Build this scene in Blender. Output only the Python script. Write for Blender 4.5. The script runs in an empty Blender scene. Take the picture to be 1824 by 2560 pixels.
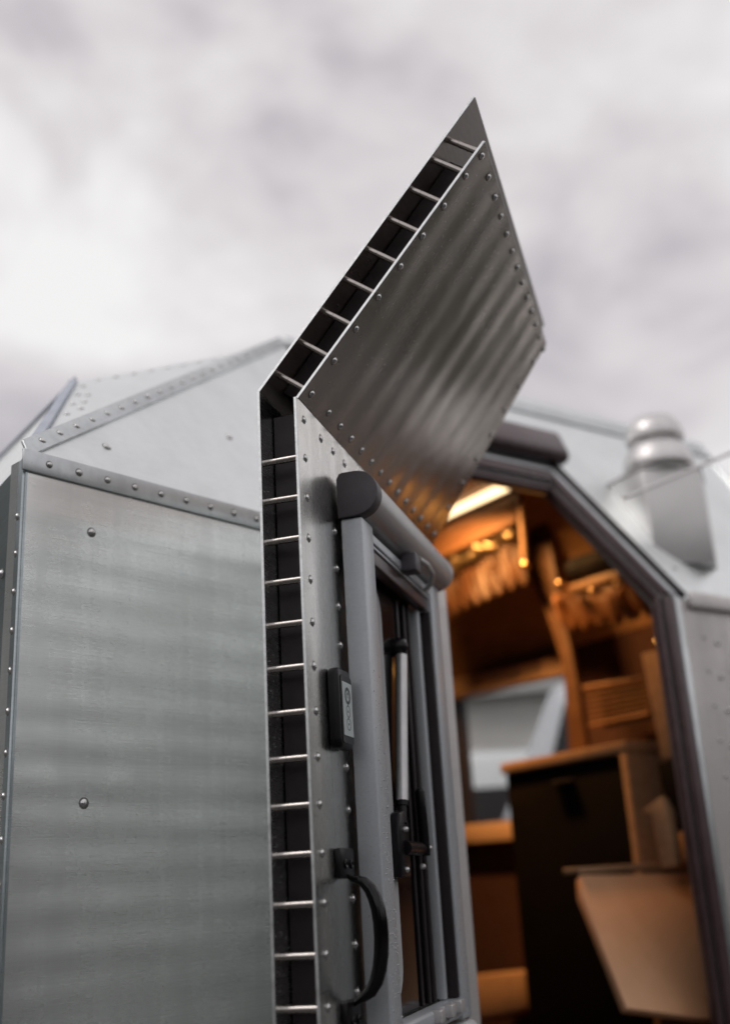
import bpy, bmesh, math, random
import numpy as np
from mathutils import Vector, Matrix
random.seed(7); rng = np.random.default_rng(7)
sc = bpy.context.scene
R_ = math.radians
# ------------------------------------------------------------------ camera, sky, sun, exposure
# metres; the lens is the origin, Z up, the camper stands on the ground GZ below it
GZ = -0.90
PITCH, ROLL, LENS = 0.33093843, -0.05901194, 38.682
_fw = np.array([0, math.cos(PITCH), math.sin(PITCH)]); _up = np.array([0, -math.sin(PITCH), math.cos(PITCH)]); _rt = np.array([1., 0, 0])
CR = math.cos(ROLL)*_rt + math.sin(ROLL)*_up
CU = -math.sin(ROLL)*_rt + math.cos(ROLL)*_up
cam_d = bpy.data.cameras.new('camera'); cam = bpy.data.objects.new('camera', cam_d); sc.collection.objects.link(cam)
cam.matrix_world = Matrix(((CR[0], CU[0], -_fw[0], 0), (CR[1], CU[1], -_fw[1], 0), (CR[2], CU[2], -_fw[2], 0), (0, 0, 0, 1)))
cam_d.sensor_fit = 'VERTICAL'; cam_d.sensor_height = 36; cam_d.lens = LENS
cam_d.clip_start = 0.02; cam_d.clip_end = 2000
cam_d.dof.use_dof = True; cam_d.dof.focus_distance = 1.285; cam_d.dof.aperture_fstop = 2.0; cam_d.dof.aperture_blades = 0
sc.camera = cam

SUN_EL, SUN_AZ = 48, -120          # azimuth clockwise from +Y
world = bpy.data.worlds.new('World'); sc.world = world; world.use_nodes = True
nt = world.node_tree; nt.nodes.clear()
out = nt.nodes.new('ShaderNodeOutputWorld'); mixw = nt.nodes.new('ShaderNodeMixShader')
bg1 = nt.nodes.new('ShaderNodeBackground'); bg2 = nt.nodes.new('ShaderNodeBackground')
sky = nt.nodes.new('ShaderNodeTexSky'); sky.sky_type = 'NISHITA'; sky.sun_disc = False
sky.sun_elevation = R_(SUN_EL); sky.sun_rotation = R_(SUN_AZ)
bg1.inputs['Strength'].default_value = 0.1
nt.links.new(sky.outputs[0], bg1.inputs['Color'])
tc = nt.nodes.new('ShaderNodeTexCoord'); mp = nt.nodes.new('ShaderNodeMapping')
mp.inputs['Scale'].default_value = (1, 1, 1.5); mp.inputs['Location'].default_value = (10.3825, 12.8058, 9.9955)
n1 = nt.nodes.new('ShaderNodeTexNoise'); n1.inputs['Scale'].default_value = 3.3; n1.inputs['Detail'].default_value = 7; n1.inputs['Roughness'].default_value = 0.52; n1.inputs['Distortion'].default_value = 0.35
cr = nt.nodes.new('ShaderNodeValToRGB')
e = cr.color_ramp.elements
e[0].position = 0.38; e[0].color = (0.52, 0.49, 0.52, 1)
e[1].position = 0.64; e[1].color = (0.96, 0.945, 0.935, 1)
m = e.new(0.49); m.color = (0.745, 0.705, 0.715, 1)
nt.links.new(tc.outputs['Generated'], mp.inputs[0]); nt.links.new(mp.outputs[0], n1.inputs['Vector'])
nt.links.new(n1.outputs['Fac'], cr.inputs[0]); nt.links.new(cr.outputs[0], bg2.inputs['Color'])
bg2.inputs['Strength'].default_value = 1.0
mixw.inputs[0].default_value = 0.93
nt.links.new(bg1.outputs[0], mixw.inputs[1]); nt.links.new(bg2.outputs[0], mixw.inputs[2]); nt.links.new(mixw.outputs[0], out.inputs[0])
sl = bpy.data.lights.new('sun', 'SUN'); sun = bpy.data.objects.new('sun', sl); sc.collection.objects.link(sun)
sl.energy = 0.7; sl.angle = R_(25); sl.color = (1, 0.96, 0.92)
_sd = Vector((math.sin(R_(SUN_AZ))*math.cos(R_(SUN_EL)), math.cos(R_(SUN_AZ))*math.cos(R_(SUN_EL)), math.sin(R_(SUN_EL))))
sun.rotation_euler = _sd.to_track_quat('Z', 'Y').to_euler(); sun.location = (0, 0, 8)
sc.view_settings.view_transform = 'Standard'; sc.view_settings.look = 'None'
sc.view_settings.exposure = 0.0; sc.view_settings.gamma = 1.0; sc.view_settings.use_curve_mapping = False
sc.render.engine = 'CYCLES'; sc.cycles.use_denoising = True; sc.cycles.max_bounces = 8
sc.cycles.sample_clamp_indirect = 8; sc.cycles.caustics_reflective = False; sc.cycles.caustics_refractive = False

# ------------------------------------------------------------------ helpers
C = sc.collection
V3 = lambda *a: np.array(a, float)
Z = V3(0, 0, 1)
def uv(yaw): a = R_(yaw); return V3(math.sin(a), math.cos(a), 0)
FPX = 2750.75
def ray(x, y): return (x-912)/FPX*CR - (y-1280)/FPX*CU + _fw          # measured photo point -> direction
def hit(x, y, P, n): d = ray(x, y); return d*(P @ n/(d @ n))           # ... -> point on a real plane

def place(o, parent): 
    C.objects.link(o)
    if parent is not None: o.parent = parent
    return o
def tag(o, label=None, cat=None, group=None, kind=None):
    if label: o['label'] = label
    if cat: o['category'] = cat
    if group: o['group'] = group
    if kind: o['kind'] = kind
    return o
def empty(name, loc, rz=0.0, label=None, cat=None, group=None):
    o = bpy.data.objects.new(name, None); o.location = loc; o.rotation_euler = (0, 0, rz); o.empty_display_size = 0.05
    C.objects.link(o); return tag(o, label, cat, group)
class MB:
    """collects shapes; build() links them as one mesh object"""
    def __init__(s): s.v = []; s.f = []
    def add(s, vs, fs):
        b = len(s.v); s.v += [tuple(float(c) for c in p) for p in vs]; s.f += [tuple(i+b for i in f) for f in fs]; return s
    def prism(s, poly, vec):
        n = len(poly); a = [np.asarray(p, float) for p in poly]; v = np.asarray(vec, float)
        nrm = sum(np.cross(a[i], a[(i+1) % n]) for i in range(n))
        if nrm @ v > 0: a = a[::-1]
        s.add(a + [p+v for p in a], [tuple(range(n)), tuple(range(2*n-1, n-1, -1))] + [(i, i+n, (i+1) % n+n, (i+1) % n)[::-1] for i in range(n)][:0] + [((i+1) % n, i, i+n, (i+1) % n+n) for i in range(n)])
        return s
    def box(s, o, ax, ay, az, x0, x1, y0, y1, z0, z1):
        o, ax, ay, az = (np.asarray(q, float) for q in (o, ax, ay, az))
        return s.prism([o+ax*x+ay*y+az*z0 for x, y in ((x0, y0), (x1, y0), (x1, y1), (x0, y1))], az*(z1-z0))
    def abox(s, x0, x1, y0, y1, z0, z1): return s.box((0, 0, 0), (1, 0, 0), (0, 1, 0), (0, 0, 1), x0, x1, y0, y1, z0, z1)
    def tube(s, path, rad, seg=12, flat=1.0, caps=True):
        P = [np.asarray(p, float) for p in path]; n = len(P)
        if np.isscalar(rad): rad = [rad]*n
        t0 = P[1]-P[0]; t0 /= np.linalg.norm(t0)
        ref = V3(0, 1, 0) if abs(t0[1]) < 0.9 else V3(1, 0, 0)
        vs = []
        for i in range(n):
            t = P[min(i+1, n-1)]-P[max(i-1, 0)]; t /= np.linalg.norm(t)
            a = ref - t*(ref @ t); a /= np.linalg.norm(a); b = np.cross(t, a)
            for k in range(seg):
                q = 2*math.pi*k/seg; vs.append(P[i] + rad[i]*(a*math.cos(q)*flat + b*math.sin(q)))
        fs = [(i*seg+k, i*seg+(k+1) % seg, (i+1)*seg+(k+1) % seg, (i+1)*seg+k) for i in range(n-1) for k in range(seg)]
        if caps: fs += [tuple(range(seg-1, -1, -1)), tuple(range((n-1)*seg, n*seg))]
        return s.add(vs, fs)
    def lathe(s, o, axis, prof, seg=20):
        """prof: list of (radius, height) along axis"""
        o = np.asarray(o, float); w = np.asarray(axis, float); w = w/np.linalg.norm(w)
        ref = V3(1, 0, 0) if abs(w[0]) < .9 else V3(0, 1, 0)
        a = np.cross(ref, w); a /= np.linalg.norm(a); b = np.cross(w, a)
        vs = [o + w*h + r*(a*math.cos(2*math.pi*k/seg)+b*math.sin(2*math.pi*k/seg)) for r, h in prof for k in range(seg)]
        n = len(prof)
        fs = [(i*seg+k, i*seg+(k+1) % seg, (i+1)*seg+(k+1) % seg, (i+1)*seg+k) for i in range(n-1) for k in range(seg)]
        fs += [tuple(range(seg-1, -1, -1)), tuple(range((n-1)*seg, n*seg))]
        return s.add(vs, fs)
    def mesh(s, name, org=(0, 0, 0), bevel=0.0, seg=2, smooth=None):
        me = bpy.data.meshes.new(name); o = np.asarray(org, float)
        me.from_pydata([tuple(np.asarray(p)-o) for p in s.v], [], s.f)
        bm = bmesh.new(); bm.from_mesh(me); bmesh.ops.recalc_face_normals(bm, faces=bm.faces)
        if bevel > 0:
            es = [q for q in bm.edges if len(q.link_faces) == 2 and q.calc_face_angle(0) > 0.5]
            bmesh.ops.bevel(bm, geom=es, offset=bevel, segments=seg, affect='EDGES', profile=0.5, clamp_overlap=True)
        bm.to_mesh(me); bm.free()
        if smooth or bevel > 0:
            me.shade_smooth(); me.set_sharp_from_angle(angle=R_(smooth or 40))
        return me
    def build(s, name, mat, parent=None, org=(0, 0, 0), bevel=0.0, seg=2, smooth=None, top=False):
        me = s.mesh(name, org, bevel, seg, smooth); me.materials.append(mat)
        o = bpy.data.objects.new(name, me)
        if top: o.location = org
        return place(o, parent)

# ------------------------------------------------------------------ materials (all procedural)
def newmat(name):
    m = bpy.data.materials.new(name); m.use_nodes = True
    return m, m.node_tree, m.node_tree.nodes['Principled BSDF']
def link(t, a, b): t.links.new(a, b)
def objco(t, scale=(1, 1, 1), rot=(0, 0, 0)):
    c = t.nodes.new('ShaderNodeTexCoord'); mpn = t.nodes.new('ShaderNodeMapping')
    mpn.inputs['Scale'].default_value = scale; mpn.inputs['Rotation'].default_value = rot
    link(t, c.outputs['Object'], mpn.inputs[0]); return mpn.outputs[0]
def noise(t, vec, scale, detail=3, rough=.5, dist=0):
    n = t.nodes.new('ShaderNodeTexNoise'); link(t, vec, n.inputs['Vector'])
    n.inputs['Scale'].default_value = scale; n.inputs['Detail'].default_value = detail; n.inputs['Roughness'].default_value = rough; n.inputs['Distortion'].default_value = dist
    return n.outputs['Fac']
def ramp(t, fac, a, b, p0=.3, p1=.7):
    r = t.nodes.new('ShaderNodeMapRange'); link(t, fac, r.inputs[0]); r.inputs[1].default_value = p0; r.inputs[2].default_value = p1; r.inputs[3].default_value = a; r.inputs[4].default_value = b
    return r.outputs[0]
def cramp(t, fac, ca, cb, p0=.3, p1=.7):
    r = t.nodes.new('ShaderNodeValToRGB'); link(t, fac, r.inputs[0]); q = r.color_ramp.elements
    q[0].position = p0; q[0].color = (*ca, 1); q[1].position = p1; q[1].color = (*cb, 1); return r.outputs[0]
def math_(t, op, a, b):
    n = t.nodes.new('ShaderNodeMath'); n.operation = op
    for i, q in enumerate((a, b)):
        if isinstance(q, (int, float)): n.inputs[i].default_value = q
        else: link(t, q, n.inputs[i])
    return n.outputs[0]
def bump(t, p, h, dist, strength=1.0, prev=None):
    b = t.nodes.new('ShaderNodeBump'); link(t, h, b.inputs['Height']); b.inputs['Distance'].default_value = dist; b.inputs['Strength'].default_value = strength
    if prev is not None: link(t, prev, b.inputs['Normal'])
    link(t, b.outputs[0], p.inputs['Normal']); return b.outputs[0]
def plain(name, col, rough=.5, metal=0.0, var=.12, nscale=30, bumpd=0.0, spec=.5, coat=0.0):
    m, t, p = newmat(name); co = objco(t)
    n = noise(t, co, nscale, 4, .6)
    a = tuple(c*(1-var) for c in col); b = tuple(min(1, c*(1+var)) for c in col)
    link(t, cramp(t, n, a, b), p.inputs['Base Color'])
    link(t, ramp(t, noise(t, co, nscale*.4, 3), rough*.85, min(1, rough*1.15)), p.inputs['Roughness'])
    p.inputs['Metallic'].default_value = metal; p.inputs['Specular IOR Level'].default_value = spec; p.inputs['Coat Weight'].default_value = coat
    if bumpd: bump(t, p, n, bumpd)
    return m
def alu(name, col=(.66, .67, .67), rough=.34, grain=(1, 1, 90), wave=None, waved=.0004, stain=.10, distort=2.0, streak=0.0, cloudy=6.0):
    """mill-finish aluminium sheet: rolling grain, oil-canning waves, water marks. grain: stretch of the grain; wave=(axis rotation, scale)"""
    m, t, p = newmat(name)
    p.inputs['Metallic'].default_value = 1.0
    g = noise(t, objco(t, grain), 14, 4, .65)
    cl = noise(t, objco(t), cloudy, 5, .6)
    mixc = math_(t, 'ADD', math_(t, 'MULTIPLY', g, .45), math_(t, 'MULTIPLY', cl, .55))
    if streak:                                   # dried rain runs, thin specks and fine scratches
        run = noise(t, objco(t, (1, 1, .05)), 42, 4, .6)
        sp = ramp(t, noise(t, objco(t), 210, 2, .5), 0, 1, .66, .72)
        scr = ramp(t, noise(t, objco(t, (.06, .06, 1), (.2, .5, .1)), 160, 2, .5), 0, 1, .70, .74)
        mixc = math_(t, 'ADD', mixc, math_(t, 'MULTIPLY', math_(t, 'SUBTRACT', run, .5), streak))
        mixc = math_(t, 'SUBTRACT', mixc, math_(t, 'MULTIPLY', sp, streak*.35))
        mixc = math_(t, 'ADD', mixc, math_(t, 'MULTIPLY', scr, streak*.25))
    link(t, cramp(t, mixc, tuple(c*(1-stain) for c in col), tuple(min(1, c*(1+stain*.7)) for c in col), .36, .64), p.inputs['Base Color'])
    link(t, ramp(t, mixc, rough*1.18, rough*.85, .35, .65), p.inputs['Roughness'])
    nrm = None
    if wave:
        rot, sc_, = wave
        w = t.nodes.new('ShaderNodeTexWave'); w.wave_type = 'BANDS'; w.bands_direction = 'X'; w.wave_profile = 'SIN'
        link(t, objco(t, (1, 1, 1), rot), w.inputs['Vector']); w.inputs['Scale'].default_value = sc_; w.inputs['Distortion'].default_value = distort
        w.inputs['Detail'].default_value = 1.0; w.inputs['Detail Scale'].default_value = .25
        amp = ramp(t, noise(t, objco(t), 5.5, 2), .25, 1.25, .35, .65)
        nrm = bump(t, p, math_(t, 'MULTIPLY', w.outputs['Fac'], amp), waved)
        nrm = bump(t, p, noise(t, objco(t), 3.2, 2), .006, .5, nrm)
        nrm = bump(t, p, noise(t, objco(t), 11, 2), .0011, .6, nrm)
    bump(t, p, g, .00008, .6, nrm)
    return m
def wood(name, a, b, axis=(1, 14, 14), rough=.5):
    m, t, p = newmat(name); n = noise(t, objco(t, axis), 4, 6, .6, .6)
    link(t, cramp(t, n, a, b, .32, .68), p.inputs['Base Color']); p.inputs['Roughness'].default_value = rough
    bump(t, p, n, .0004); return m
def emit(name, col, st):
    m, t, p = newmat(name); p.inputs['Base Color'].default_value = (*col, 1)
    p.inputs['Emission Color'].default_value = (*col, 1); p.inputs['Emission Strength'].default_value = st; return m
def glass(name, tint, clear=.85, rough=.03):
    m, t, p = newmat(name); o = t.nodes['Material Output']
    tr = t.nodes.new('ShaderNodeBsdfTransparent'); tr.inputs[0].default_value = (*tint, 1)
    gl = t.nodes.new('ShaderNodeBsdfGlossy'); gl.inputs['Roughness'].default_value = rough; gl.inputs[0].default_value = (.9, .9, .9, 1)
    fr = t.nodes.new('ShaderNodeValue'); fr.outputs[0].default_value = .07
    mx = t.nodes.new('ShaderNodeMixShader'); link(t, fr.outputs[0], mx.inputs[0]); link(t, tr.outputs[0], mx.inputs[1]); link(t, gl.outputs[0], mx.inputs[2])
    link(t, mx.outputs[0], o.inputs[0]); return m

MT = {}
MT['alu_wall'] = alu('wall_aluminium', (.91, .93, .92), .28, (1, 1, 60), ((0, R_(90), 0), 6.8), .00042, .10, .6, streak=.35)
MT['alu_slope'] = alu('slope_aluminium', (.86, .89, .89), .42, (2, 2, 60), ((0, R_(62), 0), 2.2), .0006, .07, 3.0, streak=.25)
MT['alu_trim'] = alu('trim_aluminium', (.62, .65, .66), .34, (4, 4, 4), None, 0, .12, streak=.4)
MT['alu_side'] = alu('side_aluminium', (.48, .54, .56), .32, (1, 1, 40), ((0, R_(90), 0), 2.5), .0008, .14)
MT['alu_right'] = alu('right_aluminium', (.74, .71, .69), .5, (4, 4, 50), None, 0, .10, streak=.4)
MT['alu_door'] = alu('door_aluminium', (.78, .78, .75), .26, (1, 40, 2), ((0, 0, R_(90)), 6.5), .00028, .13, 2.5, streak=.4, cloudy=22)
MT['alu_dooru'] = alu('door_upper_aluminium', (.74, .655, .60), .24, (2, 60, 2), ((0, 0, R_(90)), 5.2), .00048, .16, 2.0, streak=.3, cloudy=3.5)  # brown reflection of the surroundings is tinted into the base colour
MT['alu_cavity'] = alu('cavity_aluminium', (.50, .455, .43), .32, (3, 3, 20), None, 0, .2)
MT['alu_edge'] = plain('sheared_edge', (.78, .80, .80), .38, 1.0, .12, 160, .0002)
MT['rivet'] = plain('rivet_aluminium', (.72, .72, .71), .28, 1.0, .1, 80)
MT['grime'] = plain('rivet_grime', (.30, .29, .28), .6, .3, .4, 300)
MT['rod'] = plain('steel_rod', (.50, .465, .44), .27, 1.0, .12, 60)
MT['core'] = plain('black_core', (.017, .010, .012), .5, 0, .3, 40, .0006)
MT['black_plastic'] = plain('black_plastic', (.008, .0065, .0085), .32, 0, .2, 60, .0001, .28)
MT['black_gloss'] = plain('black_gloss', (.005, .004, .005), .13, 0, .2, 30, 0, .35)
MT['rubber'] = plain('black_rubber', (.019, .013, .015), .55, 0, .25, 60, .0003)
MT['brown_rubber'] = plain('brown_rubber', (.085, .052, .055), .30, 0, .2, 30, .0003)
MT['grey_cap'] = plain('grey_plastic', (.125, .115, .125), .48, 0, .06, 120, .0002)
MT['silver_paint'] = plain('silver_lacquer', (.60, .635, .665), .36, .25, .05, 260, .00005, .5)
MT['silver_tube'] = plain('silver_tube', (.68, .665, .66), .34, .35, .05, 200)
MT['keyplate'] = plain('key_membrane', (.62, .68, .68), .4, 0, .05, 60)
MT['keyink'] = plain('key_print', (.06, .075, .08), .45, 0, .1, 60)
MT['pane_grey'] = plain('tinted_acrylic', (.50, .505, .51), .8, 0, .1, 12, 0, .1)
MT['strut'] = plain('strut_aluminium', (.62, .62, .62), .35, .7, .06, 60)
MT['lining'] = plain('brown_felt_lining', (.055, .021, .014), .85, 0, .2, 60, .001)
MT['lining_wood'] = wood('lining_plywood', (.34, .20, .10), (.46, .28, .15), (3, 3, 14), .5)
MT['ceil_wood'] = wood('dark_plywood', (.17, .085, .04), (.24, .125, .06), (3, 3, 14), .55)  # darker tone of the lining plywood
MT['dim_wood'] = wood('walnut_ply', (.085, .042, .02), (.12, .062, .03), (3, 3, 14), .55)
MT['pale_wood'] = wood('pale_wood', (.62, .42, .27), (.72, .50, .33), (14, 3, 14), .45)
MT['wood'] = wood('light_wood', (.42, .26, .15), (.55, .35, .21), (14, 3, 14), .45)
MT['tan'] = wood('tan_laminate', (.82, .45, .24), (.88, .50, .28), (5, 5, 3), .5)
MT['dark_front'] = plain('dark_front', (.0045, .003, .003), .7, 0, .2, 20, 0, .12)
MT['fabric'] = plain('orange_fabric', (.22, .09, .025), .55, 0, .2, 25, .002)
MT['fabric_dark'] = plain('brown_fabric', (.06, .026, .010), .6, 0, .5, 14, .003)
MT['foil'] = plain('crumpled_foil', (.42, .33, .2), .3, .9, .1, 30, .004)
MT['bolster'] = plain('charcoal_fabric', (.008, .009, .013), .8, 0, .2, 80, .001)
MT['brass'] = plain('brass', (.85, .62, .35), .22, 1.0, .08, 40)
MT['wire'] = plain('wire', (.26, .15, .08), .45, .3, .1, 40)
MT['led'] = emit('warm_lamp', (1.0, .70, .38), 3.2)
MT['bulb'] = emit('small_bulb', (1.0, .45, .10), 14)
MT['red'] = plain('red_plastic', (.45, .02, .015), .4, 0, .1, 20)
MT['white_paint'] = plain('white_coated_metal', (.72, .73, .73), .4, 0, .05, 30)
MT['pipe'] = plain('pipe_metal', (.72, .72, .70), .55, .25, .06, 14)
MT['cap_metal'] = plain('vent_metal', (.78, .76, .75), .42, .8, .06, 20)
MT['mirror'] = plain('polished_sheet', (.66, .65, .64), .46, 1.0, .06, 8)
MT['housing'] = plain('housing_metal', (.50, .49, .48), .42, .8, .08, 10)
MT['glass'] = glass('window_glass', (.97, .98, .97))
MT['water'] = plain('water_drop', (.55, .57, .58), .06, .3, .05, 30)
MT['strap'] = plain('blue_grey_edge', (.48, .52, .60), .45, .6, .1, 30)

# ------------------------------------------------------------------ rivet shared meshes
def rivet_mesh(name, r, h, mat, seg=10, pin=True):
    prof = [(r, 0), (r*.96, h*.35), (r*.72, h*.82), (r*.38, h)]
    if pin: prof += [(r*.26, h*.98), (r*.22, h*.45)]
    else: prof += [(r*.1, h*1.06)]
    mb = MB().lathe((0, 0, 0), (0, 0, 1), prof, seg); nf_ = len(mb.f)
    a = [(r*k*math.cos(2*math.pi*i/seg), r*k*math.sin(2*math.pi*i/seg), z) for k, z in ((1.32, .00015), (.97, .0004)) for i in range(seg)]
    mb.add(a, [(i, (i+1) % seg, seg+(i+1) % seg, seg+i) for i in range(seg)])       # grime ring round the head
    me = mb.mesh(name, smooth=50); me.materials.append(mat); me.materials.append(MT['grime'])
    for f in me.polygons:
        if all(math.hypot(me.vertices[v].co.x, me.vertices[v].co.y) > r*.9 and me.vertices[v].co.z < .00045 for v in f.vertices) and len(f.vertices) == 4: f.material_index = 1
    return me
RIV = rivet_mesh('rivet', .0043, .0027, MT['rivet'], 10)
RIVW = rivet_mesh('rivet_wall', .0040, .0028, MT['rivet'], 10, False)
RIVB = rivet_mesh('rivet_big', .0053, .0040, MT['rivet'], 10, False)
def rivet(parent, loc, nrm, me=RIV, name='rivet'):
    o = bpy.data.objects.new(name, me); o.location = tuple(float(c) for c in loc)
    q = Vector([float(c) for c in nrm]).to_track_quat('Z', 'Y'); o.rotation_euler = (q @ Matrix.Rotation(random.uniform(0, .6), 3, 'Z').to_quaternion()).to_euler()
    k = random.uniform(.94, 1.07); o.scale = (k, k, random.uniform(.85, 1.1))
    return place(o, parent)

# ------------------------------------------------------------------ ground and surroundings
m, t, p = newmat('wet_asphalt'); co = objco(t)
link(t, cramp(t, noise(t, co, 35, 6, .7), (.03, .03, .032), (.075, .073, .07), .35, .65), p.inputs['Base Color'])
link(t, ramp(t, noise(t, co, .5, 4), .25, .7), p.inputs['Roughness']); bump(t, p, noise(t, co, 120, 4), .004)
MT['asphalt'] = m
g = MB().add([(-300, -300, GZ), (300, -300, GZ), (300, 300, GZ), (-300, 300, GZ)], [(0, 1, 2, 3)]).build('ground', MT['asphalt'])
g['kind'] = 'structure'

# hull frame -------------------------------------------------------------------------------
ZB = 0.5305                                     # height of the break between upright wall and sloping panel
HF = V3(.115, 1.85, 0)                          # fold line beside the door hinge
W1, W2 = uv(41.9), uv(55.2)                     # directions of the left and the doorway wall
N1 = V3(W1[1], -W1[0], 0); N2 = V3(W2[1], -W2[0], 0); IN = -N2
LEAN = R_(32)
M1 = math.cos(LEAN)*N1 + math.sin(LEAN)*Z; M2 = math.cos(LEAN)*N2 + math.sin(LEAN)*Z
S1 = math.cos(LEAN)*Z - math.sin(LEAN)*N1; S2 = math.cos(LEAN)*Z - math.sin(LEAN)*N2
PB = HF + ZB*Z
HB = GZ + .02
P0 = HF - .793*W1; P0b = P0 + ZB*Z              # left corner
TT = hit(715, 862, PB, M1)                      # top end of the hip
ZT = 1.107
BD = uv(-34.6)                                  # end wall runs back-left
camper = empty('camper', (HF[0], HF[1], GZ), 0, 'riveted bare aluminium camper with faceted walls, its doorway open', 'camper')
CO = V3(HF[0], HF[1], GZ)
def cb(mb, name, mat, parent=camper, **k): return mb.build(name, MT[mat], parent, CO, **k)
def crivet(parent, P, n, me=RIVW): return rivet(parent, np.asarray(P)-CO, n, me)
TK = .035
# left upright wall
wl = MB().prism([P0+HB*Z, HF+HB*Z, HF+ZB*Z, P0+ZB*Z], -N1*TK); o = cb(wl, 'wall_panel', 'alu_wall'); LW = o
for px in [(229, 1331), (210, 2008), (470, 1465)][:2]:
    crivet(LW, hit(*px, HF, N1), N1, RIVB)
# end wall
ew = MB().prism([P0+HB*Z, P0+2.4*BD+HB*Z, P0+2.4*BD+ZB*Z, P0+ZB*Z], V3(-BD[1], BD[0], 0)*(-TK if V3(-BD[1], BD[0], 0) @ (-P0) > 0 else TK)*.08)
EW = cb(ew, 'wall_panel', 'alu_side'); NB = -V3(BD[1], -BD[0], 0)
if NB @ (-P0) < 0: NB = -NB
# sloping panels left
MB().prism([P0b, PB, PB+S1*(ZT-ZB)/S1[2], TT], -M1*.012)
SL = cb(MB().prism([P0b, PB, PB+S1*((ZT-ZB)/S1[2]), TT], -M1*.012), 'slope_panel', 'alu_slope')
for px in [(267, 1117), (573, 1093)]: crivet(SL, hit(*px, PB, M1), M1, RIVB)
Q = ray(185, 955); Q = Q*1.7/Q[1]
nC = np.cross(TT-P0b, Q-P0b); nC /= np.linalg.norm(nC); nC = nC if nC @ (-P0b) > 0 else -nC
SC_ = cb(MB().prism([P0b, TT, Q], -nC*.012), 'slope_panel', 'alu_slope')
qa, qb = ray(185, 955), ray(0, 1145)
nn = np.cross(qa, qb); dq = np.cross(nn, Z); dq /= np.linalg.norm(dq); dq = dq if dq[0] < 0 else -dq
QL = Q + dq*1.6
SB = cb(MB().prism([P0b, P0b+2.4*BD, QL, Q], -np.array([-.2, -.3, .8])*.012), 'slope_panel', 'alu_slope')
# edge straps seen against the sky
for a, b, w in ((P0b+(Q-P0b)*.05, Q, .008), (Q, QL, .008)):
    d = (b-a)/np.linalg.norm(b-a); s = np.cross(d, V3(0, -1, .3)); s /= np.linalg.norm(s)
    cb(MB().prism([a-s*w, b-s*w*.8, b+s*w*.8, a+s*w], V3(0, -.5, .5)*.008), 'edge_strap', 'strap')
# rivet rows on the pale corner panel
for fr in np.linspace(.10, .92, 12):
    crivet(SC_, Q+(TT-Q)*fr*.98+(P0b-Q)*.05, nC)
for fr in np.linspace(.12, .55, 4): crivet(SC_, Q+(P0b-Q)*fr+(TT-Q)*.05, nC)
for fr in (.05, .16, .26): crivet(SC_, Q+(P0b-Q)*(.25+fr)+(TT-Q)*.09, nC)
# trim strips with rivets: break line, hip, corner
tr = cb(MB().prism([P0+.512*Z-.006*W1, HF+.512*Z-.05*W1, HF+.541*Z-.05*W1, P0+.541*Z-.006*W1], N1*.004), 'trim_strip', 'alu_trim', bevel=.0015)
for k in range(17): crivet(tr, P0+W1*(.030+.0432*k)+.527*Z+N1*.004, N1)
hd = TT-P0b; hl = np.linalg.norm(hd); hd /= hl; hs = np.cross(M1, hd); hs = hs if hs[2] > 0 else -hs
tr = cb(MB().prism([P0b+hd*.0+hs*-.002, TT-hs*.002, TT+hs*.023, P0b+hd*.02+hs*.023], M1*.005), 'trim_strip', 'alu_trim', bevel=.0015)
for k in range(22): crivet(tr, P0b+hd*(.05+.0455*k)+hs*.0105+M1*.005, M1)
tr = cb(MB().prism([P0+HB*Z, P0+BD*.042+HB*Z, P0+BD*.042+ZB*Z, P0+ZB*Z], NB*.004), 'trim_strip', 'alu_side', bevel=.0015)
for k in range(24): crivet(tr, P0+BD*.010+NB*.004+(ZB-.075-.0475*k)*Z, NB)
for k in range(6): crivet(EW, P0+BD*.075+NB*.001+(ZB-.13-.16*k)*Z, NB, RIVB)

# doorway wall
U0, U1, UE = .02, .572, 1.275                    # doorway from U0 to U1, hull corner at UE
DZ0 = -.76                                      # sill
OT = .812                                       # doorway top on the sloping panel
def fp(u, z): return PB + u*W2 + S2*((z-ZB)/S2[2])
def fpe(u, z): return fp(u-.30*max(0, z-ZB), z)
def wq(u0, u1, z0, z1): return [HF+u0*W2+z0*Z, HF+u1*W2+z0*Z, HF+u1*W2+z1*Z, HF+u0*W2+z1*Z]
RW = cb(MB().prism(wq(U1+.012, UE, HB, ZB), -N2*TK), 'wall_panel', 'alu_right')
cb(MB().prism(wq(0, U0, HB, ZB), -N2*TK), 'wall_panel', 'alu_right')
cb(MB().prism(wq(U0, U1+.012, HB, DZ0), -N2*TK), 'wall_panel', 'alu_right')
RS = cb(MB().prism([fpe(U1+.012, ZB), fp(UE, ZB), fp(UE, ZT), fpe(U1+.012, ZT)], -M2*TK), 'slope_panel', 'alu_slope')
cb(MB().prism([fp(0, ZB), fp(U0, ZB), fp(U0, ZT), fp(0, ZT)], -M2*TK), 'slope_panel', 'alu_slope')
cb(MB().prism([fp(U0, OT+.012), fpe(U1+.012, OT+.012), fpe(U1+.012, ZT), fp(U0, ZT)], -M2*TK), 'slope_panel', 'alu_slope')
# roof edge trim
rt = MB().prism([fp(.02, ZT-.030), fp(UE, ZT-.030), fp(UE, ZT+.002), fp(.02, ZT+.002)], M2*.005)
cb(rt, 'trim_strip', 'alu_trim', bevel=.0015)
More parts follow.
